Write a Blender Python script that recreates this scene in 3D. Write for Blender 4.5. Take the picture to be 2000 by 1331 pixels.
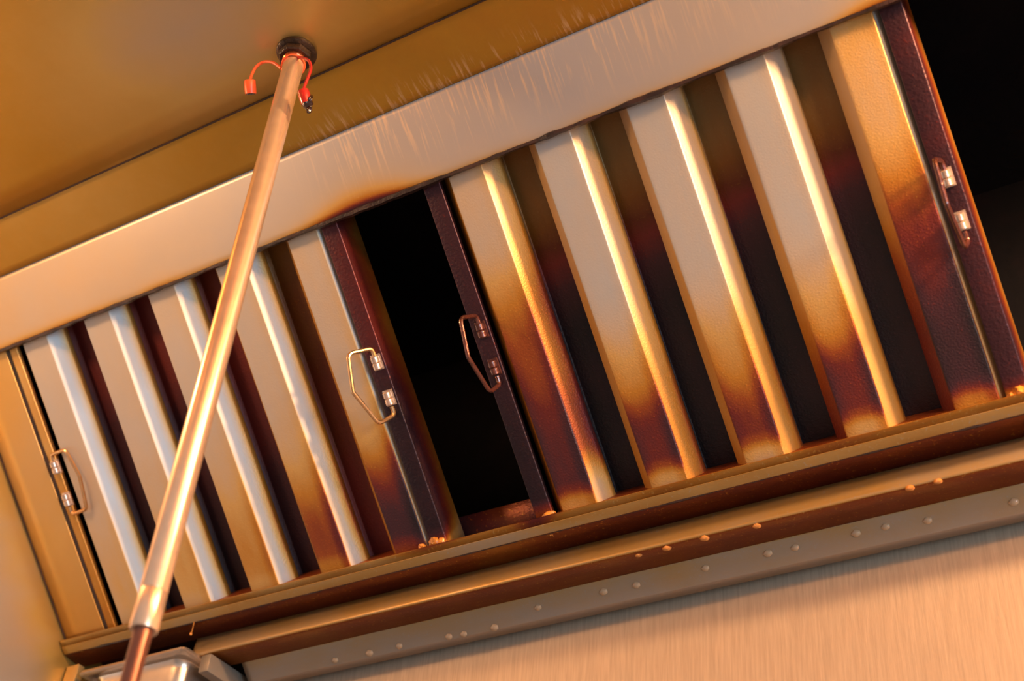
import bpy, bmesh, math, random
from mathutils import Vector, Matrix, noise

for o in list(bpy.data.objects):
    bpy.data.objects.remove(o, do_unlink=True)
scn = bpy.context.scene
COL = scn.collection
random.seed(7)

# ----------------------------------------------------------------- camera
ZC = 1.15                                   # lens height above the kitchen floor
F_PX, CX, CY = 2778.0, 1000.0, 665.5        # 50 mm lens on a 36 mm sensor, 2000 px wide
RW = ((0.85495214, 0.51331183, 0.07461771),     # image right
      (-0.27718825, 0.57371106, -0.77072842),   # image down
      (-0.43843302, 0.63825276, 0.6327795))     # viewing direction
cam = bpy.data.cameras.new('camera')
cam.lens, cam.sensor_width, cam.clip_start = 50.0, 36.0, 0.02
cam.dof.use_dof = True
cam.dof.focus_distance = 1.82
cam.dof.aperture_fstop = 4.0
co = bpy.data.objects.new('camera', cam)
COL.objects.link(co)
co.matrix_world = Matrix(((RW[0][0], -RW[1][0], -RW[2][0], 0),
                          (RW[0][1], -RW[1][1], -RW[2][1], 0),
                          (RW[0][2], -RW[1][2], -RW[2][2], ZC),
                          (0, 0, 0, 1)))
scn.camera = co

# ----------------------------------------------------------------- light
world = bpy.data.worlds.new('kitchen')
scn.world = world
world.use_nodes = True
bg = world.node_tree.nodes['Background']
bg.inputs['Color'].default_value = (0.97, 0.90, 0.94, 1)
bg.inputs['Strength'].default_value = 0.37

def lamp(name, loc, power, color, radius):
    l = bpy.data.lights.new(name, 'POINT')
    l.energy, l.color, l.shadow_soft_size = power, color, radius
    o = bpy.data.objects.new(name, l)
    COL.objects.link(o)
    o.location = (loc[0], loc[1], loc[2] + ZC)
    return o
WARM = (1.0, 0.57, 0.27)
lamp('hood_lamp_right', (0.52, 0.862, 1.310), 115.0, WARM, 0.06)
lamp('hood_lamp_left', (-1.58, 0.42, 1.29), 12.5, WARM, 0.06)
lamp('pipe_fill_front', (0.35, 0.25, 1.30), 26.0, WARM, 0.07)  # unseen extra lamp, added for the highlight on the pipe
# added cool fill, unseen window to the right, cools channel sides and faces
al = bpy.data.lights.new('cool_side_fill', 'AREA')
al.shape, al.size, al.size_y, al.energy, al.color = 'RECTANGLE', 1.8, 1.3, 110.0, (0.60, 0.82, 1.0)
ao = bpy.data.objects.new('cool_side_fill', al)
COL.objects.link(ao)
ao.location = (3.4, -0.9, ZC - 0.30)
ao.rotation_euler = (Vector((-0.9, 1.1, ZC + 1.1)) - ao.location).to_track_quat('-Z', 'Y').to_euler()

scn.view_settings.view_transform = 'Standard'
scn.view_settings.look = 'None'
scn.view_settings.gamma = 1.0
scn.view_settings.use_curve_mapping = False
scn.view_settings.exposure = 0.12

# ----------------------------------------------------------------- frame of the filter bank
AL = math.radians(46.9126)
FV = Vector((0, math.sin(AL), -math.cos(AL)))       # down the slope of the filters
NV = Vector((0, math.cos(AL), math.sin(AL)))        # away from the camera side
D0 = 1.67                                           # distance of the filter face plane

def slope(x, v, w=0.0):
    """point on the filter bank: along the hood, down the slope, out towards the kitchen"""
    return Vector((x, 0, ZC)) + NV * (D0 - w) + FV * v

def sight(px, py):
    d = [(px - CX), (py - CY), F_PX]
    r = Vector([sum(RW[i][k] * d[i] for i in range(3)) for k in range(3)])
    return r.normalized()

def on_y(px, py, y):
    r = sight(px, py); p = r * (y / r.y)
    return Vector((p.x, p.y, p.z + ZC))

def eh(elev, rho):
    e = math.radians(elev)
    return (rho * math.cos(e), rho * math.sin(e))

def sstep(a, b, x):
    t = max(0.0, min(1.0, (x - a) / (b - a)))
    return t * t * (3 - 2 * t)

def nz(x, y=0.0, z=0.0, s=1.0):
    return noise.noise(Vector((x * s + 3.7, y * s + 1.3, z * s + 9.1)))

# ----------------------------------------------------------------- materials
def greasy(name, rough=0.36, metal=0.55, steel=(0.47, 0.46, 0.46), amp=0.10, scale=28.0, stretch=(1, 1, 1),
           bump=0.25, bscale=380.0, specks=0.3, streaks=None, base=0.0, dull=1.0, gold=None):
    m = bpy.data.materials.new(name)
    m.use_nodes = True
    nt = m.node_tree; N = nt.nodes; L = nt.links
    p = N['Principled BSDF']
    at = N.new('ShaderNodeAttribute'); at.attribute_name = 'grease'
    tc = N.new('ShaderNodeTexCoord')
    mp = N.new('ShaderNodeMapping'); mp.inputs['Scale'].default_value = stretch
    L.new(tc.outputs['Object'], mp.inputs['Vector'])
    n1 = N.new('ShaderNodeTexNoise'); n1.inputs['Scale'].default_value = scale
    n1.inputs['Detail'].default_value = 5; n1.inputs['Roughness'].default_value = 0.65
    L.new(mp.outputs['Vector'], n1.inputs['Vector'])
    ma = N.new('ShaderNodeMath'); ma.operation = 'MULTIPLY_ADD'
    L.new(n1.outputs['Fac'], ma.inputs[0]); ma.inputs[1].default_value = 2 * amp; ma.inputs[2].default_value = base - amp
    ad = N.new('ShaderNodeMath'); ad.operation = 'ADD'; ad.use_clamp = True
    L.new(at.outputs['Fac'], ad.inputs[0]); L.new(ma.outputs[0], ad.inputs[1])
    # fine specks of hardened fat, more of them where the film is thick
    n2 = N.new('ShaderNodeTexNoise'); n2.inputs['Scale'].default_value = bscale
    n2.inputs['Detail'].default_value = 2
    L.new(tc.outputs['Object'], n2.inputs['Vector'])
    s1 = N.new('ShaderNodeMapRange'); s1.inputs[1].default_value = 0.62; s1.inputs[2].default_value = 0.74
    L.new(n2.outputs['Fac'], s1.inputs[0])
    s2 = N.new('ShaderNodeMath'); s2.operation = 'MULTIPLY'; s2.inputs[1].default_value = specks
    L.new(s1.outputs[0], s2.inputs[0])
    s3 = N.new('ShaderNodeMath'); s3.operation = 'MULTIPLY'
    L.new(s2.outputs[0], s3.inputs[0]); L.new(at.outputs['Fac'], s3.inputs[1])
    s4 = N.new('ShaderNodeMath'); s4.operation = 'SUBTRACT'; s4.use_clamp = True
    L.new(ad.outputs[0], s4.inputs[0]); L.new(s3.outputs[0], s4.inputs[1])
    fac = s4.outputs[0]
    rp = N.new('ShaderNodeValToRGB')
    el = rp.color_ramp.elements
    stops = [(0.0, steel), (0.18, (0.54, 0.44, 0.34)), (0.34, (0.62, 0.37, 0.12)), (0.48, (0.50, 0.21, 0.025)),
             (0.60, (0.30, 0.066, 0.012)), (0.70, (0.15, 0.020, 0.016)), (0.82, (0.055, 0.017, 0.025)),
             (1.0, (0.010, 0.009, 0.014))]
    if gold: stops[2], stops[3] = (0.34, gold[0]), (0.48, gold[1])
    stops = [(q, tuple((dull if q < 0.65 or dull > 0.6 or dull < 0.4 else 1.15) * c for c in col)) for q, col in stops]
    el[0].position, el[0].color = stops[0][0], (*stops[0][1], 1)
    el[1].position, el[1].color = stops[-1][0], (*stops[-1][1], 1)
    for s, c in stops[1:-1]:
        e = el.new(s); e.color = (*c, 1)
    L.new(fac, rp.inputs['Fac'])
    colour = rp.outputs['Color']
    if streaks:
        st = N.new('ShaderNodeTexNoise'); st.inputs['Scale'].default_value = 1.0
        st.inputs['Detail'].default_value = 3
        mp2 = N.new('ShaderNodeMapping'); mp2.inputs['Scale'].default_value = streaks
        L.new(tc.outputs['Object'], mp2.inputs['Vector']); L.new(mp2.outputs['Vector'], st.inputs['Vector'])
        r2 = N.new('ShaderNodeMapRange'); r2.inputs[1].default_value = 0.52; r2.inputs[2].default_value = 0.66
        L.new(st.outputs['Fac'], r2.inputs[0])
        a2 = N.new('ShaderNodeAttribute'); a2.attribute_name = 'runs'
        mm = N.new('ShaderNodeMath'); mm.operation = 'MULTIPLY'
        L.new(r2.outputs[0], mm.inputs[0]); L.new(a2.outputs['Fac'], mm.inputs[1])
        mx = N.new('ShaderNodeMix'); mx.data_type = 'RGBA'
        L.new(mm.outputs[0], mx.inputs['Factor']); L.new(colour, mx.inputs['A'])
        mx.inputs['B'].default_value = (0.80, 0.60, 0.42, 1)
        colour = mx.outputs['Result']
    L.new(colour, p.inputs['Base Color'])
    p.inputs['Metallic'].default_value = metal
    rr = N.new('ShaderNodeMapRange'); rr.inputs[3].default_value = rough - 0.06; rr.inputs[4].default_value = rough + 0.10
    L.new(n1.outputs['Fac'], rr.inputs[0]); L.new(rr.outputs[0], p.inputs['Roughness'])
    bs = N.new('ShaderNodeMath'); bs.operation = 'MULTIPLY_ADD'
    L.new(fac, bs.inputs[0]); bs.inputs[1].default_value = bump; bs.inputs[2].default_value = bump * 0.12
    bp = N.new('ShaderNodeBump'); bp.inputs['Distance'].default_value = 0.002
    L.new(bs.outputs[0], bp.inputs['Strength']); L.new(n2.outputs['Fac'], bp.inputs['Height'])
    L.new(bp.outputs['Normal'], p.inputs['Normal'])
    return m

def plain(name, color, rough=0.4, metal=0.0, bump=0.0, bscale=300.0, mott=0.0, coat=0.0, stretch=(1, 1, 1), mscale=40.0):
    m = bpy.data.materials.new(name)
    m.use_nodes = True
    nt = m.node_tree; N = nt.nodes; L = nt.links
    p = N['Principled BSDF']
    p.inputs['Roughness'].default_value = rough
    p.inputs['Metallic'].default_value = metal
    p.inputs['Coat Weight'].default_value = coat
    tc = N.new('ShaderNodeTexCoord')
    mp = N.new('ShaderNodeMapping'); mp.inputs['Scale'].default_value = stretch
    L.new(tc.outputs['Object'], mp.inputs['Vector'])
    n1 = N.new('ShaderNodeTexNoise'); n1.inputs['Scale'].default_value = mscale; n1.inputs['Detail'].default_value = 4
    L.new(mp.outputs['Vector'], n1.inputs['Vector'])
    rp = N.new('ShaderNodeValToRGB')
    e = rp.color_ramp.elements
    e[0].position, e[1].position = 0.3, 0.7
    e[0].color = (*[c * (1 - mott) for c in color], 1)
    e[1].color = (*[min(1, c * (1 + mott)) for c in color], 1)
    L.new(n1.outputs['Fac'], rp.inputs['Fac']); L.new(rp.outputs['Color'], p.inputs['Base Color'])
    if bump:
        n2 = N.new('ShaderNodeTexNoise'); n2.inputs['Scale'].default_value = bscale; n2.inputs['Detail'].default_value = 3
        L.new(mp.outputs['Vector'], n2.inputs['Vector'])
        bp = N.new('ShaderNodeBump'); bp.inputs['Strength'].default_value = bump; bp.inputs['Distance'].default_value = 0.002
        L.new(n2.outputs['Fac'], bp.inputs['Height']); L.new(bp.outputs['Normal'], p.inputs['Normal'])
    return m

M_BAFFLE = greasy('greasy_baffle_steel', rough=0.42, metal=0.32, amp=0.07, steel=(0.45, 0.465, 0.48), stretch=(1, 0.35, 1), bump=0.38, specks=0.14)
M_BACK = greasy('greasy_shaded_recess_steel', rough=0.42, metal=0.32, amp=0.07, stretch=(1, 0.35, 1), bump=0.30, specks=0.1, dull=0.42)  # greasy steel dulled, the dimness of the recesses painted into its colours
M_RAIL = greasy('greasy_rail_steel', rough=0.38, metal=0.5, amp=0.06, bump=0.45, bscale=260, specks=0.10)
M_SHEET = greasy('smoked_sheet_steel', gold=((0.60, 0.41, 0.14), (0.46, 0.25, 0.03)), rough=0.36, metal=0.7, amp=0.05, scale=5.0, bump=0.06, bscale=700, specks=0.0)
M_BAND = greasy('header_sheet_steel', steel=(0.46, 0.455, 0.49), rough=0.40, metal=0.55, amp=0.05, scale=9.0, bump=0.10, bscale=500, specks=0.1,
                streaks=(230, 16, 16))
M_TROUGH = greasy('greasy_trough_steel', dull=0.62, rough=0.36, metal=0.5, amp=0.09, scale=16, stretch=(0.5, 2, 2), bump=0.2,
                  bscale=260, specks=0.3)
M_WALL = plain('brushed_wall_steel', (0.46, 0.34, 0.24), 0.5, 0.3, bump=0.12, bscale=60, mott=0.10, stretch=(14, 14, 0.7), mscale=26)
M_SOOT = plain('black_baked_soot', (0.006, 0.005, 0.005), 0.5, 0.0, bump=0.7, bscale=60, mott=0.5)
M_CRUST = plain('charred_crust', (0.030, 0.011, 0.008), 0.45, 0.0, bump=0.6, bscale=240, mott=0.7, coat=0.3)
M_AMBER = plain('hardened_amber_grease', (0.58, 0.21, 0.030), 0.30, 0.0, bump=0.5, bscale=220, mott=0.45, coat=0.5, mscale=120)
M_DROP = plain('pale_grease_drop', (0.40, 0.27, 0.16), 0.22, 0.0, mott=0.2, coat=0.6)
M_DARKDROP = plain('dark_sticky_grease', (0.020, 0.006, 0.005), 0.16, 0.0, bump=0.3, bscale=200, mott=0.3, coat=0.8)
M_PIPE = plain('gilded_pipe_metal', (0.86, 0.59, 0.39), 0.27, 0.72, bump=0.03, bscale=900, mott=0.06, mscale=60)
M_PIPE2 = plain('brown_pipe_metal', (0.20, 0.075, 0.045), 0.28, 0.6, bump=0.05, bscale=500, mott=0.12)
M_NUT = plain('tarnished_fitting', (0.050, 0.028, 0.018), 0.34, 0.5, bump=0.6, bscale=260, mott=0.6)
M_RED = plain('orange_red_rubber', (0.80, 0.105, 0.030), 0.38, 0.0, mott=0.10)
M_DKRED = plain('oily_crimson_rubber', (0.42, 0.018, 0.016), 0.25, 0.0, mott=0.3, coat=0.4)
M_WIRE = plain('plated_handle_wire', (0.60, 0.36, 0.18), 0.24, 0.85, mott=0.15, bump=0.05)
M_WIREDK = plain('grease_coated_wire', (0.10, 0.030, 0.022), 0.22, 0.4, mott=0.4, bump=0.4, bscale=300, coat=0.5)
M_CLIP = plain('bright_handle_clip', (0.62, 0.47, 0.38), 0.25, 0.7, mott=0.25, bump=0.15)
M_PAN = plain('polished_pan_steel', (0.66, 0.56, 0.47), 0.26, 0.85, mott=0.08, bump=0.02)
M_FLOOR = plain('kitchen_floor_tile', (0.40, 0.39, 0.37), 0.4, 0.0, mott=0.08)

# ----------------------------------------------------------------- mesh helpers
def link(name, me, parent=None, loc=None):
    o = bpy.data.objects.new(name, me)
    COL.objects.link(o)
    if parent is not None:
        o.parent = parent
    if loc is not None:
        o.location = loc
    return o

def mesh(name, verts, faces, mat, parent=None, origin=None, grease=None, runs=None, smooth=True, edges=(), angle=32):
    """verts in the parent's frame (or the world's); origin shifts the object's own origin"""
    me = bpy.data.meshes.new(name)
    org = Vector(origin) if origin is not None else Vector((0, 0, 0))
    me.from_pydata([Vector(v) - org for v in verts], list(edges), faces)
    me.update()
    bm = bmesh.new(); bm.from_mesh(me)
    if faces:
        bmesh.ops.recalc_face_normals(bm, faces=bm.faces)
    bm.to_mesh(me); bm.free()
    if grease is not None:
        a = me.attributes.new('grease', 'FLOAT', 'POINT')
        a.data.foreach_set('value', grease)
    if runs is not None:
        a = me.attributes.new('runs', 'FLOAT', 'POINT')
        a.data.foreach_set('value', runs)
    me.materials.append(mat)
    if smooth:
        me.polygons.foreach_set('use_smooth', [True] * len(me.polygons))
        me.set_sharp_from_angle(angle=math.radians(angle))
    return link(name, me, parent, org)

def tag(o, label, cat, group=None):
    o['label'] = label; o['category'] = cat
    if group: o['group'] = group
    return o

def structure(o):
    o['kind'] = 'structure'
    return o

def thing(name, label, cat, loc, rot=(0, 0, 0), group=None):
    o = bpy.data.objects.new(name, None)
    o.empty_display_size = 0.05
    COL.objects.link(o)
    o.location = loc; o.rotation_euler = rot
    return tag(o, label, cat, group)

def solidify(o, t, off=-1):
    m = o.modifiers.new('thickness', 'SOLIDIFY'); m.thickness = t; m.offset = off
    return o

def grid(us, vs, fn):
    verts = [fn(u, v) for v in vs for u in us]
    n = len(us)
    faces = [(j * n + i, j * n + i + 1, (j + 1) * n + i + 1, (j + 1) * n + i)
             for j in range(len(vs) - 1) for i in range(n - 1)]
    return verts, faces

def lin(a, b, n):
    return [a + (b - a) * i / n for i in range(n + 1)]

def fillet(pts, rads, seg=4):
    """round the inner corners of an open 2-D polyline"""
    out = [Vector(pts[0])]
    for i in range(1, len(pts) - 1):
        p0, p1, p2 = Vector(pts[i - 1]), Vector(pts[i]), Vector(pts[i + 1])
        r = rads[i] if isinstance(rads, (list, tuple)) else rads
        if r <= 0:
            out.append(p1); continue
        a = (p0 - p1).normalized(); b = (p2 - p1).normalized()
        ang = a.angle(b)
        t = min(r / math.tan(ang / 2), 0.48 * (p0 - p1).length, 0.48 * (p2 - p1).length)
        q0, q2 = p1 + a * t, p1 + b * t
        for k in range(seg + 1):
            s = k / seg
            out.append(q0 * (1 - s) ** 2 + p1 * 2 * s * (1 - s) + q2 * s * s)
    out.append(Vector(pts[-1]))
    return out

def box_data(x0, x1, y0, y1, z0, z1, bev=0.0):
    bm = bmesh.new()
    bmesh.ops.create_cube(bm, size=1)
    for v in bm.verts:
        v.co = Vector(((x0 + x1) / 2 + v.co.x * (x1 - x0), (y0 + y1) / 2 + v.co.y * (y1 - y0), (z0 + z1) / 2 + v.co.z * (z1 - z0)))
    if bev:
        bmesh.ops.bevel(bm, geom=list(bm.edges), offset=bev, segments=2, profile=0.6, affect='EDGES')
    bm.verts.index_update()
    v = [x.co.copy() for x in bm.verts]; f = [[q.index for q in x.verts] for x in bm.faces]
    bm.free()
    return v, f

def tube(path, rad, n=10, cap=True):
    """tube along a 3-D polyline; rad a number or a list"""
    P = [Vector(p) for p in path]
    verts, faces = [], []
    up = None
    for i, p in enumerate(P):
        t = (P[min(i + 1, len(P) - 1)] - P[max(i - 1, 0)]).normalized()
        if up is None:
            up = t.orthogonal().normalized()
        else:
            up = (up - t * up.dot(t)).normalized()
        s = t.cross(up)
        r = rad[i] if isinstance(rad, (list, tuple)) else rad
        for k in range(n):
            a = 2 * math.pi * k / n
            verts.append(p + (up * math.cos(a) + s * math.sin(a)) * r)
    for i in range(len(P) - 1):
        for k in range(n):
            k2 = (k + 1) % n
            faces.append((i * n + k, i * n + k2, (i + 1) * n + k2, (i + 1) * n + k))
    if cap:
        faces.append(tuple(range(n))); faces.append(tuple((len(P) - 1) * n + k for k in range(n)))
    return verts, faces

def lathe(profile, n=40, cx=0, cy=0):
    verts, faces = [], []
    for r, z in profile:
        for k in range(n):
            a = 2 * math.pi * k / n
            verts.append(Vector((cx + r * math.cos(a), cy + r * math.sin(a), z)))
    for i in range(len(profile) - 1):
        for k in range(n):
            k2 = (k + 1) % n
            faces.append((i * n + k, i * n + k2, (i + 1) * n + k2, (i + 1) * n + k))
    return verts, faces

def smooth_path(pts, per=6):
    P = [Vector(p) for p in pts]
    out = []
    for i in range(len(P) - 1):
        p0, p1, p2, p3 = P[max(i - 1, 0)], P[i], P[i + 1], P[min(i + 2, len(P) - 1)]
        for k in range(per):
            t = k / per
            out.append(0.5 * ((2 * p1) + (p2 - p0) * t + (2 * p0 - 5 * p1 + 4 * p2 - p3) * t * t + (3 * p1 - p0 - 3 * p2 + p3) * t ** 3))
    out.append(P[-1])
    return out

def lump(center, size, seed, sub=3, rough=0.35, basis=None):
    bm = bmesh.new()
    bmesh.ops.create_icosphere(bm, subdivisions=sub, radius=1)
    for v in bm.verts:
        k = 1 + rough * noise.noise(v.co * 1.7 + Vector((seed * 7.1, seed, 0))) + 0.4 * rough * noise.noise(v.co * 4.3 + Vector((0, seed * 3.3, 1)))
        c = Vector((v.co.x * size[0], v.co.y * size[1], v.co.z * size[2])) * k
        if basis:
            c = basis[0] * c.x + basis[1] * c.y + basis[2] * c.z
        v.co = Vector(center) + c
    bm.verts.index_update()
    vs = [v.co.copy() for v in bm.verts]; fs = [[q.index for q in f.verts] for f in bm.faces]
    bm.free()
    return vs, fs

def join(parts):
    V, Fc = [], []
    for v, f in parts:
        o = len(V); V += list(v); Fc += [tuple(i + o for i in q) for q in f]
    return V, Fc

# =================================================================== SETTING
XL, XR = -1.737, 0.95            # end walls of the hood
Y_WALL = 1.497
v_top, v_low = -0.2722, -0.1684  # header band on the slope
W_BAND = 0.015
band_top = slope(0, v_top, W_BAND)
seam_z = band_top.z + 0.016
seam_y = (seam_z - ZC) / math.tan(math.radians(58.96))

# ceiling of the hood, golden with smoke
us = lin(XL, XR, 54); vs_ = lin(0.10, seam_y, 16)
V, Fc = grid(us, vs_, lambda x, y: Vector((x, y, seam_z)))
g = []
for p in V:
    q = 0.43 + 0.07 * nz(p.x, p.y, 0, 2.2)
    q -= 0.20 * math.exp(-(((p.x + 1.02) / 0.16) ** 2 + ((p.y - 0.70) / 0.10) ** 2))
    q += 0.06 * sstep(-0.9, -0.5, p.x)
    g.append(q)
o = structure(mesh('ceiling', V, Fc, M_SHEET, grease=g)); solidify(o, 0.0008, 1)

v, f = box_data(XL, XR, seam_y - 0.0022, seam_y + 0.0006, seam_z - 0.0009, seam_z + 0.0005)  # dark strip standing in for the shadow gap at the seam
mesh('dark_seam_strip', v, f, M_CRUST, parent=o, smooth=False)

# lower ceiling strip beyond the seam, a little tilted
us = lin(XL, XR, 80); vs_ = lin(0, 1, 8)
s0 = Vector((0, seam_y - 0.006, seam_z + 0.0045)); s1 = slope(0, v_top, W_BAND + 0.0024)
V, Fc = grid(us, vs_, lambda x, t: Vector((x, 0, 0)) + s0.lerp(s1, t))
g = [0.46 + 0.05 * nz(p.x, p.y, 1, 3) + 0.05 * sstep(-1.1, -0.7, p.x) for p in V]
r_ = [0.0 if p.x < -1.1 else 0.5 * sstep(0.55, 1.0, (p.y - s0.y) / (s1.y - s0.y)) * sstep(-1.1, -0.95, p.x) for p in V]
M_STRIP = greasy('smoked_strip_steel', gold=((0.60, 0.41, 0.14), (0.46, 0.25, 0.03)), rough=0.36, metal=0.7, amp=0.05, scale=6.0, bump=0.06, bscale=700, specks=0.0, streaks=(230, 30, 30))
o = structure(mesh('trim_1', V, Fc, M_STRIP, grease=g, runs=r_)); solidify(o, 0.0012, 1)

# header band above the filters
us = lin(XL, XR, 190)
prof = [(v_top, W_BAND)] + [(v, W_BAND) for v in lin(v_top, v_low - 0.003, 16)[1:]] + [(v_low - 0.0008, W_BAND - 0.0008), (v_low, W_BAND - 0.003), (v_low, -0.004)]
V, Fc = grid(us, list(range(len(prof))), lambda x, i: slope(x, *prof[i]))
g, r_ = [], []
for i, (pv, pw) in enumerate(prof):
    for x in us:
        low = v_low - pv
        q = 0.05 + 0.04 * nz(x, pv, 0, 5)
        q += 0.18 * sstep(-0.9, -1.65, x) if x < -0.9 else 0  # warmer towards the left end, its peach glow painted into the film
        q += 0.72 * math.exp(-((x + 0.95) / 0.085) ** 2) * math.exp(-low / (0.024 + 0.010 * nz(x, 5, 0, 9)))
        q += 0.34 * math.exp(-low / 0.006) * (0.8 + 0.6 * nz(x, 1, 4, 14))
        q += 0.35 * math.exp(-((x + 0.24) / 0.05) ** 2) * math.exp(-low / 0.03)
        g.append(max(0, q))
        t = (pv - v_top) / (v_low - v_top)
        r_.append(0.75 * (1 - sstep(0.15, 0.95, t)) * sstep(-1.06, -0.92, x) * (1 - 0.6 * sstep(-0.62, -0.40, x)))
o = structure(mesh('trim_2', V, Fc, M_BAND, grease=g, runs=r_)); solidify(o, 0.0012, 1)
band_obj = o

# charred edge under the band
V, Fc = [], []
n = 6; xs = lin(XL + 0.005, XR - 0.005, 800)
for i, x in enumerate(xs):
    rr = 0.0032 + 0.0022 * max(0, nz(x, 0, 0, 45)) + 0.0026 * max(0, nz(x, 4, 0, 17)) + 0.002 * math.exp(-((x + 0.94) / 0.10) ** 2)
    dv = 0.0008 * nz(x, 9, 0, 70)
    for k in range(n):
        a = 2 * math.pi * k / n
        V.append(slope(x, v_low + 0.0012 + dv + rr * 0.9 * math.cos(a), W_BAND - 0.003 + rr * 1.3 * math.sin(a)))
for i in range(len(xs) - 1):
    for k in range(n):
        k2 = (k + 1) % n
        Fc.append((i * n + k, i * n + k2, (i + 1) * n + k2, (i + 1) * n + k))
o = mesh('charred_edge', V, Fc, M_CRUST, parent=band_obj); o['kind'] = 'stuff'

# end wall on the left
us = lin(0.10, Y_WALL, 20); vs_ = lin(0.55, seam_z - ZC, 20)
V, Fc = grid(us, vs_, lambda y, z: Vector((XL, y, z + ZC)))
g = []
for p in V:
    d = Vector((p.y, p.z - ZC)) - Vector((1.40, 0.99))
    q = 0.34 + 0.10 * math.exp(-d.length / 0.10) + 0.05 * nz(p.y, p.z, 0, 4)
    g.append(q - 0.26 * sstep(0.03, 0.12, (Vector((0, p.y, p.z)) - slope(0, 0.2)).dot(-NV)))
o = structure(mesh('wall_left', V, Fc, M_SHEET, grease=g)); solidify(o, 0.0015, 1)

# right end, front of the hood, wall of the kitchen, floor
o = structure(mesh('wall_right', [Vector((XR, y, z + ZC)) for y, z in ((0.1, .72), (Y_WALL, .72), (Y_WALL, 1.45), (0.1, 1.45))], [(0, 1, 2, 3)], M_SHEET, grease=[.35] * 4)); solidify(o, 0.0015, 1)
o = structure(mesh('wall_front', [Vector((x, 0.1, z + ZC)) for x, z in ((XL, 1.05), (XR, 1.05), (XR, 1.45), (XL, 1.45))], [(0, 1, 2, 3)], M_SHEET, grease=[.3] * 4)); solidify(o, 0.0015, 1)
structure(mesh('wall_back', *box_data(-4, 3.5, Y_WALL + 0.002, Y_WALL + 0.08, 0, ZC + 1.6), M_WALL))
structure(mesh('floor', *box_data(-5, 5, -6, Y_WALL, -0.05, 0.0), M_FLOOR))

# sooty plenum behind the filters
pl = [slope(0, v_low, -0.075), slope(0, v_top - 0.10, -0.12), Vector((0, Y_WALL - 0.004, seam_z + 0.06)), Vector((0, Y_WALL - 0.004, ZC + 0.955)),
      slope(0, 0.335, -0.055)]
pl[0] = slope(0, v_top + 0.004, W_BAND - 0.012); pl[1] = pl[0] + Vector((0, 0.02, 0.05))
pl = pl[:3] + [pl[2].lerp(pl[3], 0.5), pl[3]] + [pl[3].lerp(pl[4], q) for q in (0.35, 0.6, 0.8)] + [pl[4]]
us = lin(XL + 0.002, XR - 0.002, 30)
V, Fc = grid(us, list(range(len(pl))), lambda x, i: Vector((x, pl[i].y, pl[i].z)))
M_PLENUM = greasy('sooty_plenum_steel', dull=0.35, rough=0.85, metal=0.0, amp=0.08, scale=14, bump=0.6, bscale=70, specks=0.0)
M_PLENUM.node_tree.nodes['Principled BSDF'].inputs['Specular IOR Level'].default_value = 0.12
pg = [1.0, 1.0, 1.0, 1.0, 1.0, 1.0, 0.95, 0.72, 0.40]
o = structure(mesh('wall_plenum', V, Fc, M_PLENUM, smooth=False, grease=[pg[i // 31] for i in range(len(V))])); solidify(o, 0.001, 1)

# =================================================================== FILTERS
H, WID, DEP = 0.505, 0.646, 0.050
V_BASE = 0.315                     # slope position of a filter's lower edge
PITCH, FACE0, FACEW = 0.1303, 0.041, 0.049
BA, BB = 0.0153, 0.0243            # run and depth of the slanting sides
BL = 0.0190                        # the left one leans a little more
US = lin(0.004, H - 0.004, 40)     # along the filter, from the bottom

def channel(name, prof, gfun, parent, mat=None):
    """sheet channel: prof list of (x, out, tag 0..n); gfun(tag, x, tt) gives the grease film, tt = 0 top .. 1 bottom"""
    V, g = [], []
    for u in US:
        tt = 1 - (u - 0.02) / (0.477 - 0.02)
        for (x, w, k) in prof:
            V.append(Vector((x, u, w))); g.append(max(0.0, min(1.0, gfun(k, x, tt))))
    n = len(prof)
    Fc = [(j * n + i, j * n + i + 1, (j + 1) * n + i + 1, (j + 1) * n + i) for j in range(len(US) - 1) for i in range(n - 1)]
    o = mesh(name, V, Fc, mat or M_BAFFLE, parent=parent, origin=(prof[0][0], 0.004, 0), grease=g, angle=50)
    solidify(o, 0.0009, 0)
    return o

def front_profile(x0):
    a = [(x0 - BL - 0.001, -BB - 0.007), (x0 - BL, -BB), (x0, 0), (x0 + FACEW, 0), (x0 + FACEW + BA, -BB), (x0 + FACEW + BA + 0.001, -BB - 0.007)]
    pts = fillet(a, [0, 0.001, 0.0014, 0.0014, 0.001, 0], 3)
    out = []
    for p in pts:
        w = p.y
        if p.x < x0 + 0.001: k = 0 if w < -0.0008 else 1
        elif p.x > x0 + FACEW - 0.001: k = 2 if w < -0.0008 else 1
        else: k = 1
        out.append((p.x, p.y, k))
    # extra columns across the face so that stains can vary
    i = max(j for j, q in enumerate(out) if q[2] == 1 and q[0] < x0 + FACEW / 2)
    out = out[:i + 1] + [(x0 + FACEW * s, 0.0, 1) for s in (0.08, 0.3, 0.5, 0.7, 0.92)] + out[i + 1:]
    # and along the slanting sides, so that each side keeps its own film and its flat shading
    l0 = (x0 - BL * 0.10, -BB * 0.10, 0); l1 = (x0 - BL * 0.5, -BB * 0.5, 0); l2 = (x0 - BL * 0.9, -BB * 0.9, 0)
    r = [(x0 + FACEW + BA * q, -BB * q, 2) for q in (0.10, 0.5, 0.9)]
    left = [q for q in out if q[0] < x0 - BL * 0.9]
    mid = [q for q in out if x0 - BL * 0.10 < q[0] < x0 + FACEW + BA * 0.10]
    right = [q for q in out if q[0] > x0 + FACEW + BA * 0.9]
    return left + [l2, l1, l0] + mid + r + right

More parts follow.
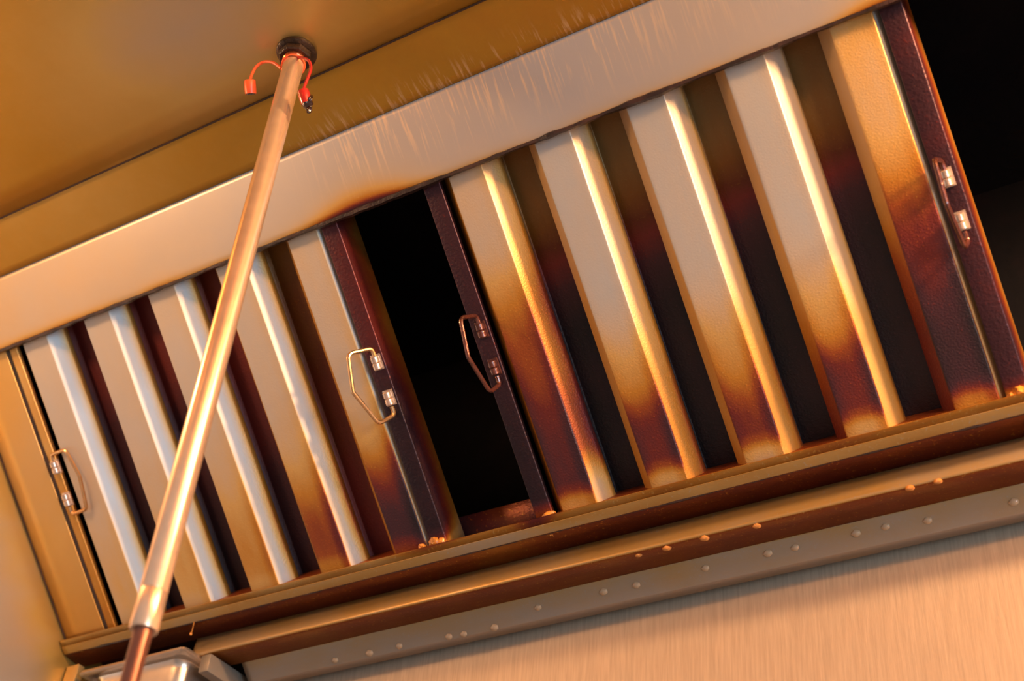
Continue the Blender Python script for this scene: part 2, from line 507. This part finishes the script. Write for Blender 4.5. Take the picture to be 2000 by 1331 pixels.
def back_profile(xa, xb, lip_l=True, lip_r=True):
    """open channel between two front channels, xa = right edge of the left face, xb = left edge of the next"""
    fl, fr = xa + 0.0115, xb - 0.0115
    a = []
    if lip_l: a += [(xa - 0.006, -0.023)]
    a += [(fl, -DEP + 0.001), (fr, -DEP + 0.001)]
    if lip_r: a += [(xb + 0.006, -0.023)]
    pts = fillet(a, 0.003, 3)
    out = []
    for p in pts:
        k = 1
        if p.y > -DEP + 0.0045: k = 0 if p.x < (xa + xb) / 2 else 2
        out.append((p.x, p.y, k))
    return out

def bail(parent, xh, uh, phi, side, wire_mat, clip_mat, shape):
    """hinged wire handle with two clips; phi = angle it stands off the rail, side = +1 / -1"""
    c, s = math.cos(math.radians(phi)) * side, math.sin(math.radians(phi))
    base = Vector((xh, uh, 0.004))
    root = None
    pts2 = fillet([(r, d) for r, d in shape], 0.010, 6)
    path = [base + Vector((p.x * c, -p.y, p.x * s)) for p in pts2]
    v, f = tube(path, 0.0030, 10)
    root = mesh('handle', v, f, wire_mat, parent=parent, origin=base)
    top, bot = 0.011, shape[-1][1] - 0.0215
    for d in (top, bot):
        parts = []
        for t in (0.0, 0.0098):
            vv, ff = lathe([(0.0, -0.0075), (0.0044, -0.0075), (0.0048, -0.006), (0.0048, 0.0005), (0.0040, 0.0005)], 14) if False else tube(
                [base + Vector((0, -d - t - 0.0002, 0.0018)), base + Vector((0, -d - t - 0.0012, 0.0018)), base + Vector((0, -d - t - 0.0084, 0.0018)), base + Vector((0, -d - t - 0.0094, 0.0018))],
                [0.0050, 0.0060, 0.0060, 0.0050], 14)
            parts.append((vv, ff))
        parts.append(box_data(xh - 0.0076, xh + 0.0076, uh - d - 0.0205, uh - d + 0.002, 0.0005, 0.0034, 0.0008))
        v, f = join(parts)
        q = mesh('clip', [p - base for p in v], f, clip_mat, parent=root, origin=(0, -d, 0))
    return root

def make_filter(x_left, label, G, handles):
    base = slope(x_left, V_BASE, 0)
    t = thing('baffle_filter', label, 'filter', base, (math.radians(180) - math.radians(90 - math.degrees(AL)), 0, 0))
    # side rails: L-shaped, front flange and outer side
    for right in (False, True):
        x0, x1 = (0, 0.0250) if not right else (WID - 0.0255, WID)
        xo, xi = (x0, x1) if not right else (x1, x0)
        prof = fillet([(xi, -0.006), (xi, 0.0005), (xo, 0.0005), (xo, -DEP)], [0, 0.0012, 0.0016, 0], 3)
        V, g = [], []
        for u in US:
            tt = 1 - (u - 0.02) / 0.457
            for p in prof:
                V.append(Vector((p.x, u, p.y)))
                side = p.y < -0.004 and abs(p.x - xo) < 0.001
                g.append(max(0, min(1, G['rail'](right, side, tt) )))
        n = len(prof)
        Fc = [(j * n + i, j * n + i + 1, (j + 1) * n + i + 1, (j + 1) * n + i) for j in range(len(US) - 1) for i in range(n - 1)]
        o = mesh('side_rail', V, Fc, M_RAIL, parent=t, origin=(x0, 0.004, 0), grease=g, angle=50)
        solidify(o, 0.0012, 0)
    # end rails
    for y0, y1 in ((0.0, 0.016), (H - 0.016, H)):
        v, f = box_data(0.0265, WID - 0.027, y0, y1, -DEP + 0.002, -0.0030, 0.0008)
        mesh('end_rail', v, f, M_RAIL, parent=t, origin=(0.0265, y0, 0), grease=[0.6] * len(v))
    for k in range(5):
        x0 = FACE0 + PITCH * k
        channel('front_baffle', front_profile(x0), lambda s, x, tt, k=k, x0=x0: G['front'](k, s, (x - x0) / FACEW, tt), t)
    edges = [(0.0035, None)]
    for k in range(6):
        xa = FACE0 + PITCH * (k - 1) + FACEW if k > 0 else -0.008
        xb = FACE0 + PITCH * k if k < 5 else WID + 0.008
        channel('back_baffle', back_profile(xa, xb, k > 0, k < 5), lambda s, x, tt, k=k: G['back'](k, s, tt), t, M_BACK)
    for h in handles:
        bail(t, *h)
    return t

# ---- film of grease on each filter, with some painted shade and bounced light (0 bare steel .. 1 black)
def r_front(k, s, a, tt):
    n = 0.05 * nz(k * 3.1 + a, tt * 3, 0, 1.5)
    v1 = (0.42, 0.66, 0.68, 0.66, 0.50)[k]
    vd = (0.80, 0.80, 0.86, 0.80, 0.80)[k]
    low = sstep(0.93, 1.0, tt)
    if s == 1:
        q = (0.10, 0.05, 0.06, 0.06, 0.30)[k] + 0.40 * sstep(v1 - 0.26, v1 + 0.10, tt) + 0.34 * sstep(v1 + 0.04, vd + 0.05, tt) * (0.55, .80, .66, .82, 0.55)[k]
        if k == 0: q += 0.08
        q -= 0.42 * low
        q += 0.10 * (1 - sstep(0.0, 0.10, tt)) * (a - 0.2)
        q += 0.10 * (sstep(0.75, 1.0, a) + 0.6 * sstep(0.25, 0.0, a)) * (0.3 + tt)
        return q + n
    if s == 2:
        if k == 0: q = 0.26 + 0.26 * sstep(0.10, 0.45, tt) + 0.10 * sstep(0.55, 0.78, tt) - 0.36 * sstep(0.82, 0.97, tt)
        else: q = (0, 0.22, 0.18, 0.12, 0.06)[k] + 0.24 * sstep(0.3, 0.9, tt)
        return q + n * 0.6 + 0.16 * sstep(1.24, 1.32, a)
    q = 0.27 + 0.16 * sstep(0.2, 0.9, tt) + (0.25 * sstep(0.55, 1.0, tt) if k == 3 else 0) + (0.30 * sstep(0.25, 0.8, tt) if k == 4 else 0)  # left sides tinted orange, light bounced from the facing side painted in
    if k == 0: q = 0.46 + 0.10 * tt
    return q + n
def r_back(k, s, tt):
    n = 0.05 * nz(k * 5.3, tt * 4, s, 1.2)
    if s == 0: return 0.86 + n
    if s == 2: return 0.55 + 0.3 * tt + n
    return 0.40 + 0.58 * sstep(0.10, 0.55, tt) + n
def r_rail(right, side, tt):
    if right: return (0.83 if not side else 0.42) + 0.05 * nz(tt, 0, 0, 9) - 0.5 * sstep(0.975, 1.0, tt)
    return 0.84 + 0.10 * sstep(0.4, 0.8, tt) - 0.35 * sstep(0.95, 1.0, tt)
def l_front(k, s, a, tt):
    n = 0.05 * nz(k * 2.7 + a + 40, tt * 3, 0, 1.5)
    e = k / 4.0
    if s == 1:
        q = 0.13 + 0.05 * e + (0.13 + 0.12 * e) * sstep(0.35, 0.85, tt) + (0.02, 0.05, 0.10, 0.24, 0.42)[k] * sstep(0.58, 0.92, tt)
        q += 0.10 * sstep(0.65, 1.0, a) * (0.2 + tt) * (0.4 + e) - 0.22 * e * sstep(0.94, 1.0, tt)
        return q + n
    if s == 2:
        q = 0.0 + 0.06 * e + 0.14 * sstep(0.4, 0.9, tt) * (0.3 + e) + 0.40 * sstep(1.23, 1.31, a)
        return q - 0.10 * sstep(0.9, 1.0, tt) * e + n * 0.5
    return 0.45 + n
def l_back(k, s, tt):
    n = 0.05 * nz(k * 5.3 + 20, tt * 4, s, 1.2)
    if s == 0:
        q = (0.74, 0.74, 0.58, 0.66, 0.50, 0.7)[k]
        return min(0.90, q + 0.26 * sstep(0.06, 0.45, tt)) + n
    if s == 2: return 0.55 + n
    return (0.85, 0.74, 0.72, 0.66, 0.50, 0.75)[k] + 0.25 * tt + n  # recess floors darkened, shade painted in along with the grease
def l_rail(right, side, tt):
    n = 0.04 * nz(tt, right * 7, 0, 8)
    if right:
        return (0.78 + 0.14 * sstep(0.35, 0.6, tt) - 0.4 * sstep(0.97, 1.0, tt) + n) if not side else 0.52 + 0.1 * nz(tt, 1, 1, 5) - 0.2 * sstep(0.92, 1.0, tt)
    return (0.36 + 0.12 * sstep(0.2, 0.9, tt) if not side else 0.95) + n

UH = V_BASE - 0.017
HEX = [(0, 0.012), (0, 0.0), (0.036, -0.001), (0.047, 0.045), (0.037, 0.097), (0, 0.098), (0, 0.086)]
HEX2 = [(0, 0.012), (0, 0.0), (0.038, -0.004), (0.050, 0.047), (0.028, 0.100), (0, 0.096), (0, 0.084)]
make_filter(-1.655, 'left baffle filter with pale pinkish channels, black slot beside its right rail', dict(front=l_front, back=l_back, rail=l_rail),
            [(0.0290 - 0.006, UH + 0.006, 8, 1, M_WIRE, M_CLIP, HEX), (WID - 0.010, UH + 0.003, 62, -1, M_WIRE, M_CLIP, HEX2)])
make_filter(-0.866, 'right baffle filter with orange glowing channel sides and scorched purple lower ends', dict(front=r_front, back=r_back, rail=r_rail),
            [(0.0150, UH, 84, -1, M_WIREDK, M_WIREDK, HEX2), (WID - 0.0125, UH - 0.002, 88, -1, M_WIREDK, M_CLIP, HEX2)])

# =================================================================== FILLER PANEL
base = slope(XL + 0.001, 0.315, 0.004)
t = thing('filler_panel', 'plain golden steel filler strip between left end wall and left filter', 'panel', base)
us = [XL + 0.0015, -1.70, -1.675, -1.6505, -1.6500, -1.6500]; ws = [0.004, 0.004, 0.004, 0.004, 0.003, 0.0022]
V, g = [], []
for v in lin(-0.185, 0.308, 30):
    for x, w in zip(us, ws):
        V.append(slope(x, v, w) - base); g.append(0.30 + 0.12 * sstep(-0.05, 0.3, v) + 0.05 * nz(x, v, 0, 6) + 0.0)
n = len(us)
Fc = [(j * n + i, j * n + i + 1, (j + 1) * n + i + 1, (j + 1) * n + i) for j in range(30) for i in range(n - 1)]
M_PANEL = greasy('amber_smoked_panel', rough=0.40, metal=0.5, amp=0.04, scale=6.0, bump=0.06, bscale=700, specks=0.0)
o = mesh('panel_face', V, Fc, M_PANEL, parent=t, grease=g); solidify(o, 0.0012, -1)

for xa, xb, w in ((-1.6503, -1.6440, 0.0026), (XL + 0.0016, XL + 0.0046, 0.0056)):  # dark strips standing in for the shaded gaps beside the panel
    V, Fc = [], []
    vv = lin(-0.185, 0.305, 90)
    for v in vv:
        e = 0.0010 * nz(v, xa, 0, 30)
        for x, dw in ((xa, -0.0013), (xa, -0.0006), ((xa + xb) / 2, 0.0), (xb + e, -0.0008), (xb + e, -0.0013)):
            V.append(slope(x, v, w + dw) - base)
    Fc = [(j * 5 + i, j * 5 + i + 1, (j + 1) * 5 + i + 1, (j + 1) * 5 + i) for j in range(90) for i in range(4)]
    mesh('dark_gap_line', V, Fc, M_CRUST, parent=t)

# =================================================================== GREASE TROUGH
def yz(e, rho):
    a = eh(e, rho); return (a[0], a[1])
L0 = yz(36.80, 1.680); 
d_l = 1.680 * math.cos(AL - math.radians(36.80))
def led(e): return yz(e, d_l / math.cos(AL - math.radians(e)))
L1, L2 = led(36.42), led(36.04)
T0 = yz(35.18, 1.712)
T1 = yz(34.34, 1.690)
B0 = (T1[1] / math.tan(math.radians(33.50)), T1[1])
d_g = math.hypot(*B0) * math.cos(AL - math.radians(33.50))
G0 = yz(32.40, d_g / math.cos(AL - math.radians(32.40)) )
XT0, XT1 = XL + 0.003, 0.93
base = Vector((-0.4, G0[0], ZC + G0[1]))
t = thing('grease_trough', 'long stepped steel grease trough running under both filters', 'trough', base)
xs = lin(XT0, XT1, 200)

def run(name, prof, gfun, x0=XT0, thick=0.0015, mat=M_TROUGH, off=0):
    V, g = [], []
    xx = [x for x in xs if x >= x0 - 1e-6]
    if xx[0] > x0 + 1e-4: xx = [x0] + xx
    for i, (y, z) in enumerate(prof):
        for x in xx:
            V.append(Vector((x, y, z + ZC)) - base); g.append(max(0, min(1, gfun(i / (len(prof) - 1), x))))
    n = len(xx)
    Fc = [(j * n + i, j * n + i + 1, (j + 1) * n + i + 1, (j + 1) * n + i) for j in range(len(prof) - 1) for i in range(n - 1)]
    o = mesh(name, V, Fc, mat, parent=t, grease=g, angle=40)
    if thick: solidify(o, thick, off)
    return o

def P2(v, w):
    p = slope(0, v, w); return (p.y, p.z - ZC)
def gap_stain(x): return math.exp(-((x + 0.86) / 0.03) ** 2) + 0.7 * math.exp(-((x + 1.02) / 0.05) ** 2)
# ledge that carries the lower edge of the filters: rear flange, floor, front lip
prof = [P2(0.292, -0.062), P2(0.330, -0.062), P2(0.330, -0.004), L1]
vl = (Vector((0, L0[0], L0[1])).dot(FV), D0 - Vector((0, L0[0], L0[1])).dot(NV))
prof = fillet([P2(0.280, -0.058), P2(0.322, -0.058), P2(0.322, 0.002), (L0[0] + 0.004, L0[1] + 0.0008), L0, L1], [0, 0.002, 0.002, 0.001, 0.001, 0], 3)
run('filter_ledge', prof, lambda s, x: 0.40 + 0.15 * nz(x, s, 0, 11) + 0.3 * gap_stain(x) + 0.12 * sstep(-1.1, -0.4, x) + (0.25 if s < 0.5 else 0))
prof = fillet([(L1[0] + 0.0006, L1[1] + 0.0006), (L1[0] - 0.0012, L1[1] - 0.0002), L2, T0], [0, 0.0008, 0.0015, 0], 3)
run('ledge_lip', prof, lambda s, x: (0.36 if s < 0.75 else 0.66) + 0.08 * nz(x, s, 3, 9) - 0.1 * math.exp(-((x + 0.93) / 0.07) ** 2))  # greasy lip, its downward face darkened with painted shade
prof = fillet([(T0[0] + 0.0005, T0[1]), T1, B0], [0, 0.004, 0], 6)
XG = -1.487
run('trough_lip', prof, lambda s, x: (0.33 if s < 0.62 else 0.60) + 0.07 * nz(x, s, 6, 12) - 0.05 * sstep(-1.2, -1.5, x) - 0.08 * sstep(-0.6, -0.1, x) * (s < 0.62), x0=XG)  # underside darker than the front, shade painted into the film
prof = fillet([(B0[0] + 0.001, B0[1] + 0.004), B0, G0, (G0[0] + 0.016, G0[1] - 0.0005)], [0, 0.0035, 0.002, 0], 4)
run('drip_flange', prof, lambda s, x: 0.16 + 0.09 * nz(x, s, 9, 13) + 0.16 * (1 - sstep(0.35, 0.6, s)), x0=-1.425)
# charred line along the ledge's lower edge
V, Fc = [], []
n = 6; xx = lin(XT0, XT1, 700)
for x in xx:
    rr = 0.0007 + 0.0016 * max(0, nz(x, 2, 0, 30)) + 0.0022 * max(0, nz(x, 7, 0, 11) - 0.15)
    c = Vector((x, L2[0] + 0.001, L2[1] + ZC - 0.0004)) - base
    for k in range(n):
        a = 2 * math.pi * k / n
        V.append(c + FV * (rr * math.cos(a)) - NV * (rr * math.sin(a)))
for i in range(len(xx) - 1):
    for k in range(n):
        k2 = (k + 1) % n
        Fc.append((i * n + k, i * n + k2, (i + 1) * n + k2, (i + 1) * n + k))
o = mesh('charred_edge', V, Fc, M_CRUST, parent=t); o['kind'] = 'stuff'
# drops of grease hanging on the trough
def plane_hit(px, py, q, nrm):
    r = sight(px, py); p = r * (Vector((0, q[0], q[1])).dot(nrm) / r.dot(nrm))
    return Vector((p.x, p.y, p.z + ZC))
gdir = (Vector((0, G0[0], G0[1])) - Vector((0, B0[0], B0[1]))).normalized()
gn = Vector((1, 0, 0)).cross(gdir)
if gn.y > 0: gn = -gn
drops = [(877, 1244), (906, 1239), (966, 1226), (1051, 1187), (1179, 1156), (1243, 1143), (1378, 1110), (1500, 1081), (1553, 1070),
         (1672, 1042), (1730, 1029), (1812, 1017), (1980, 981), (722, 1276), (780, 1262), (655, 1290)]
proto = None
for i, (px, py) in enumerate(drops):
    c = plane_hit(px, py, B0, gn) - base
    s = (0.0056 + 0.0014 * random.random())
    if proto is None:
        v, f = lump((0, 0, 0), (1, 0.62, 0.8), 2.0, 2, 0.18, (Vector((1, 0, 0)), gn, gdir))
        proto = mesh('grease_drop', v, f, M_DROP, parent=t); d = proto
    else:
        d = proto.copy(); COL.objects.link(d); d.parent = t
    d.location = c; d.scale = (s, s, s)
proto = None
for i, (px, py) in enumerate([(1478, 1028), (1376, 1052), (1777, 954), (1832, 941), (1302, 1071), (1247, 1085), (1300, 1066)][:6]):
    c = plane_hit(px, py, (T1[0], T1[1] - 0.001), Vector((0, 0, -1))) - base
    s = (0.0040 + 0.0014 * random.random())
    if proto is None:
        v, f = lump((0, 0, 0), (1.2, 0.9, 0.7), 5.0, 2, 0.2)
        proto = mesh('amber_drop', v, f, M_AMBER, parent=t); d = proto
        d['label'] = 'amber hardened grease drop'
    else:
        d = proto.copy(); COL.objects.link(d); d.parent = t
    d.location = c; d.scale = (s, s, s)
# lumps of amber grease at the feet of the rails
B3 = (Vector((1, 0, 0)), FV, -NV)
def blob(name, spots, seed, mat=M_AMBER):
    parts = [lump(slope(x, v, w) - base, s, seed + i, 3, 0.45, B3) for i, (x, v, w, s) in enumerate(spots)]
    v, f = join(parts)
    o = mesh(name, v, f, mat, parent=t); o['kind'] = 'stuff'
    return o
blob('amber_grease', [(-0.845, 0.300, 0.003, (0.010, 0.008, 0.005)), (-0.832, 0.306, 0.006, (0.010, 0.005, 0.004)), (-0.815, 0.303, 0.006, (0.010, 0.005, 0.004)),
                      (-0.797, 0.304, 0.006, (0.009, 0.004, 0.003)), (-0.846, 0.314, 0.012, (0.004, 0.012, 0.004)), (-0.835, 0.318, 0.010, (0.011, 0.007, 0.003)),
                      (-0.818, 0.318, 0.009, (0.010, 0.005, 0.003))], 3)
blob('amber_grease', [(-1.026, 0.296, 0.004, (0.008, 0.008, 0.005)), (-1.016, 0.298, 0.004, (0.008, 0.007, 0.005)), (-1.047, 0.298, 0.004, (0.006, 0.007, 0.004)),
                      (-1.053, 0.306, 0.006, (0.009, 0.005, 0.004)), (-1.120, 0.306, 0.006, (0.008, 0.004, 0.003))], 11)
blob('amber_grease', [(-0.238, 0.300, 0.006, (0.007, 0.007, 0.006)), (-0.226, 0.297, 0.008, (0.009, 0.008, 0.007)), (-0.215, 0.302, 0.006, (0.007, 0.006, 0.006))], 23)

pth = [plane_hit(px, py, L2, -NV) - NV * 0.004 - base for px, py in ((382, 1214), (380, 1224), (378, 1232), (376, 1237))]
v, f = join([tube(smooth_path(pth, 4), 0.0009, 6), lump(pth[-1], (0.0022, 0.0022, 0.0028), 3, 2, 0.2)])
mesh('grease_thread', v, f, M_AMBER, parent=t)

# slide bracket of the grease pan and the tab by the end wall
a0 = on_y(405, 1272, T1[0] - 0.004); 
y0, y1 = T1[0] - 0.006, Y_WALL - 0.004
zb = T1[1] + ZC - 0.004
xs0 = -1.458
v1, f1 = box_data(xs0 - 0.002, xs0 + 0.017, y0, y1, zb - 0.030, zb - 0.001, 0.003)
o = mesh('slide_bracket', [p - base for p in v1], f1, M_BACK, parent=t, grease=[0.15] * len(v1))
xt = -1.722
v1, f1 = box_data(XT0 + 0.001, xt + 0.016, 1.372, 1.385, ZC + 0.900, ZC + 0.974, 0.0015)
o = mesh('bracket_tab', [p - base for p in v1], f1, M_SHEET, parent=t, grease=[0.30] * len(v1))

# =================================================================== GREASE PAN
x0, x1 = -1.690, -1.470
yf, yb = 1.362, 1.484
zr = ZC + 0.950
def rrect(inset, z, r, n=6):
    pts = []
    for cx_, cy_, a0_ in ((x1 - inset - r, yf + inset + r, -90), (x1 - inset - r, yb - inset - r, 0), (x0 + inset + r, yb - inset - r, 90), (x0 + inset + r, yf + inset + r, 180)):
        for k in range(n + 1):
            a = math.radians(a0_ + 90 * k / n)
            pts.append(Vector((cx_ + r * math.cos(a), cy_ + r * math.sin(a), z)))
    return pts
pb = Vector(((x0 + x1) / 2, (yf + yb) / 2, zr - 0.10))
t2 = thing('grease_pan', 'bright round-cornered steel pan hanging at left end of trough', 'pan', pb)
rings = [rrect(0.004, zr + 0.003, 0.010), rrect(0.0, zr + 0.002, 0.010), rrect(-0.001, zr - 0.0015, 0.010), rrect(0.0015, zr - 0.003, 0.010)]
def skin(rings, closed_bottom=False):
    n = len(rings[0]); V = [p for r in rings for p in r]
    Fc = [(j * n + i, j * n + (i + 1) % n, (j + 1) * n + (i + 1) % n, (j + 1) * n + i) for j in range(len(rings) - 1) for i in range(n)]
    if closed_bottom: Fc.append(tuple((len(rings) - 1) * n + i for i in range(n)))
    return V, Fc
rings2 = rings + [rrect(0.016, zr - 0.004, 0.020), rrect(0.0185, zr - 0.007, 0.022), rrect(0.0195, zr - 0.016, 0.022), rrect(0.026, zr - 0.085, 0.022), rrect(0.030, zr - 0.095, 0.022), rrect(0.040, zr - 0.100, 0.018)]
v, f = skin(rings2[:5]); o = mesh('rim', [p - pb for p in v], f, M_PAN, parent=t2); solidify(o, 0.001, 0)
v, f = skin(rings2[4:], True); o = mesh('pan_body', [p - pb for p in v], f, M_PAN, parent=t2, angle=60)

# =================================================================== HANGING PIPE
PX, PY = -0.9265, 0.8045
def z_at(px, py):
    r = sight(px, py); return ZC + r.z * (PY / r.y)
z_top = seam_z
z_joint, z_end = z_at(298, 1158), z_at(268, 1236)
z_bot = z_end - 0.22
pb = Vector((PX, PY, z_bot))
t3 = thing('hanging_pipe', 'golden vertical pipe hanging from hood ceiling through a dark round fitting', 'pipe', pb)
R = 0.0133
def ring_part(name, prof, mat, n=48, angle=40, parent=t3):
    v, f = lathe([(r, z - z_bot) for r, z in prof], n)
    return mesh(name, v, f, mat, parent=parent, angle=angle)
ring_part('pipe_sleeve', [(R * 0.97, z_top - 0.012), (R, z_top - 0.014), (R, z_joint + 0.0006), (R * 0.985, z_joint)], M_PIPE)
ring_part('coupling', [(R * 0.985, z_joint - 0.0003), (R * 1.0, z_joint - 0.001), (R * 1.0, z_end + 0.001), (R * 0.96, z_end), (R * 0.72, z_end)], M_PIPE)
ring_part('lower_pipe', [(R * 0.72, z_end + 0.004), (R * 0.66, z_end - 0.010), (R * 0.66, z_bot), (0.0001, z_bot)], M_PIPE2)
# fitting: flange, nut with flats, collar
fit = ring_part('ceiling_fitting', [(0.001, z_top - 0.0002), (0.0245, z_top - 0.0004), (0.0262, z_top - 0.003), (0.0258, z_top - 0.006), (0.0225, z_top - 0.0085), (0.016, z_top - 0.009)], M_NUT)
hexn = []
for z, r in ((z_top - 0.0085, 0.0205), (z_top - 0.0095, 0.0218), (z_top - 0.0165, 0.0218), (z_top - 0.0178, 0.0200), (z_top - 0.0178, 0.0140)):
    for k in range(8):
        a = 2 * math.pi * (k + 0.2) / 8
        hexn.append(Vector((r * math.cos(a), r * math.sin(a), z - z_bot)))
Fc = [(j * 8 + k, j * 8 + (k + 1) % 8, (j + 1) * 8 + (k + 1) % 8, (j + 1) * 8 + k) for j in range(4) for k in range(8)]
mesh('locking_nut', hexn, Fc, M_NUT, parent=fit, smooth=False)
ring_part('copper_collar', [(R, z_top - 0.017), (R * 1.12, z_top - 0.018), (R * 1.14, z_top - 0.021), (R * 1.05, z_top - 0.0225), (R * 1.10, z_top - 0.0235), (R * 1.10, z_top - 0.026), (R, z_top - 0.027)],
          plain('copper_ring', (0.50, 0.13, 0.05), 0.25, 0.8, mott=0.2))

# two rubber caps on straps looped round the pipe
def cap_thing(label, ring_z, tilt, pts, yoff, axis, mat, drip):
    P = [on_y(px, py, PY + d) for (px, py), d in zip(pts, yoff)]
    base = P[-1]
    tt_ = thing('rubber_cap', label, 'cap', base)
    ringp = []
    for k in range(37):
        a = 2 * math.pi * k / 36
        ringp.append(Vector((PX + (R + 0.0009) * math.cos(a), PY + (R + 0.0009) * math.sin(a), ring_z + tilt * math.cos(a + 0.6))) - base)
    v1, f1 = tube(ringp, 0.0013, 8, False)
    v2, f2 = tube([p - base for p in smooth_path(P, 7)], [0.0020] * (7 * (len(P) - 1) + 1), 8)
    v, f = join([(v1, f1), (v2, f2)])
    mesh('strap', v, f, mat, parent=tt_)
    ax = Vector(axis).normalized()
    s = ax.orthogonal().normalized(); u = ax.cross(s)
    V, Fc = [], []
    n = 20
    for r, h in ((0.0001, -0.001), (0.0064, -0.001), (0.0073, 0.0005), (0.0075, 0.010), (0.0071, 0.0165), (0.0056, 0.0168), (0.0052, 0.006), (0.0001, 0.006)):
        for k in range(n):
            a = 2 * math.pi * k / n
            V.append(ax * h + (s * math.cos(a) + u * math.sin(a)) * r)
    for j in range(7):
        for k in range(n):
            Fc.append((j * n + k, j * n + (k + 1) % n, (j + 1) * n + (k + 1) % n, (j + 1) * n + k))
    c = mesh('cap_cup', V, Fc, mat, parent=tt_)
    if drip:
        v, f = join([lump(ax * 0.0165 + Vector((0.001, 0, -0.001)), (0.0072, 0.0066, 0.0056), 4, 3, 0.35), lump(ax * 0.0235 + Vector((0.002, 0, -0.002)), (0.0038, 0.0036, 0.0060), 8, 3, 0.3),
                     lump(ax * 0.012 + Vector((0.0068, 0.0, 0.0)), (0.0028, 0.0028, 0.0056), 12, 3, 0.4)])
        mesh('grease_drip', v, f, M_DARKDROP, parent=c)
    else:
        v, f = lump(ax * 0.0155, (0.0066, 0.0066, 0.0026), 6, 2, 0.2, (s, u, ax))
        mesh('grease_plug', v, f, M_DARKDROP, parent=c)
    return tt_
zr1 = z_at(566, 131)
cap_thing('orange-red rubber cap dangling on a curved strap left of the pipe', zr1, 0.004,
          [(549, 134), (538, 125), (527, 121), (513, 122), (501, 130), (493, 143), (488, 158)], [-0.006, -0.010, -0.013, -0.015, -0.016, -0.016, -0.016], (-0.22, 0.60, -0.75), M_RED, False)
cap_thing('dark crimson rubber cap with black grease drip hanging right of the pipe', z_at(573, 112), 0.002,
          [(582, 112), (597, 115), (605, 122), (607, 134), (602, 150), (596, 165), (592, 178)], [-0.006] + [-0.010] * 6, (0.08, 0.55, -0.80), M_DKRED, True)
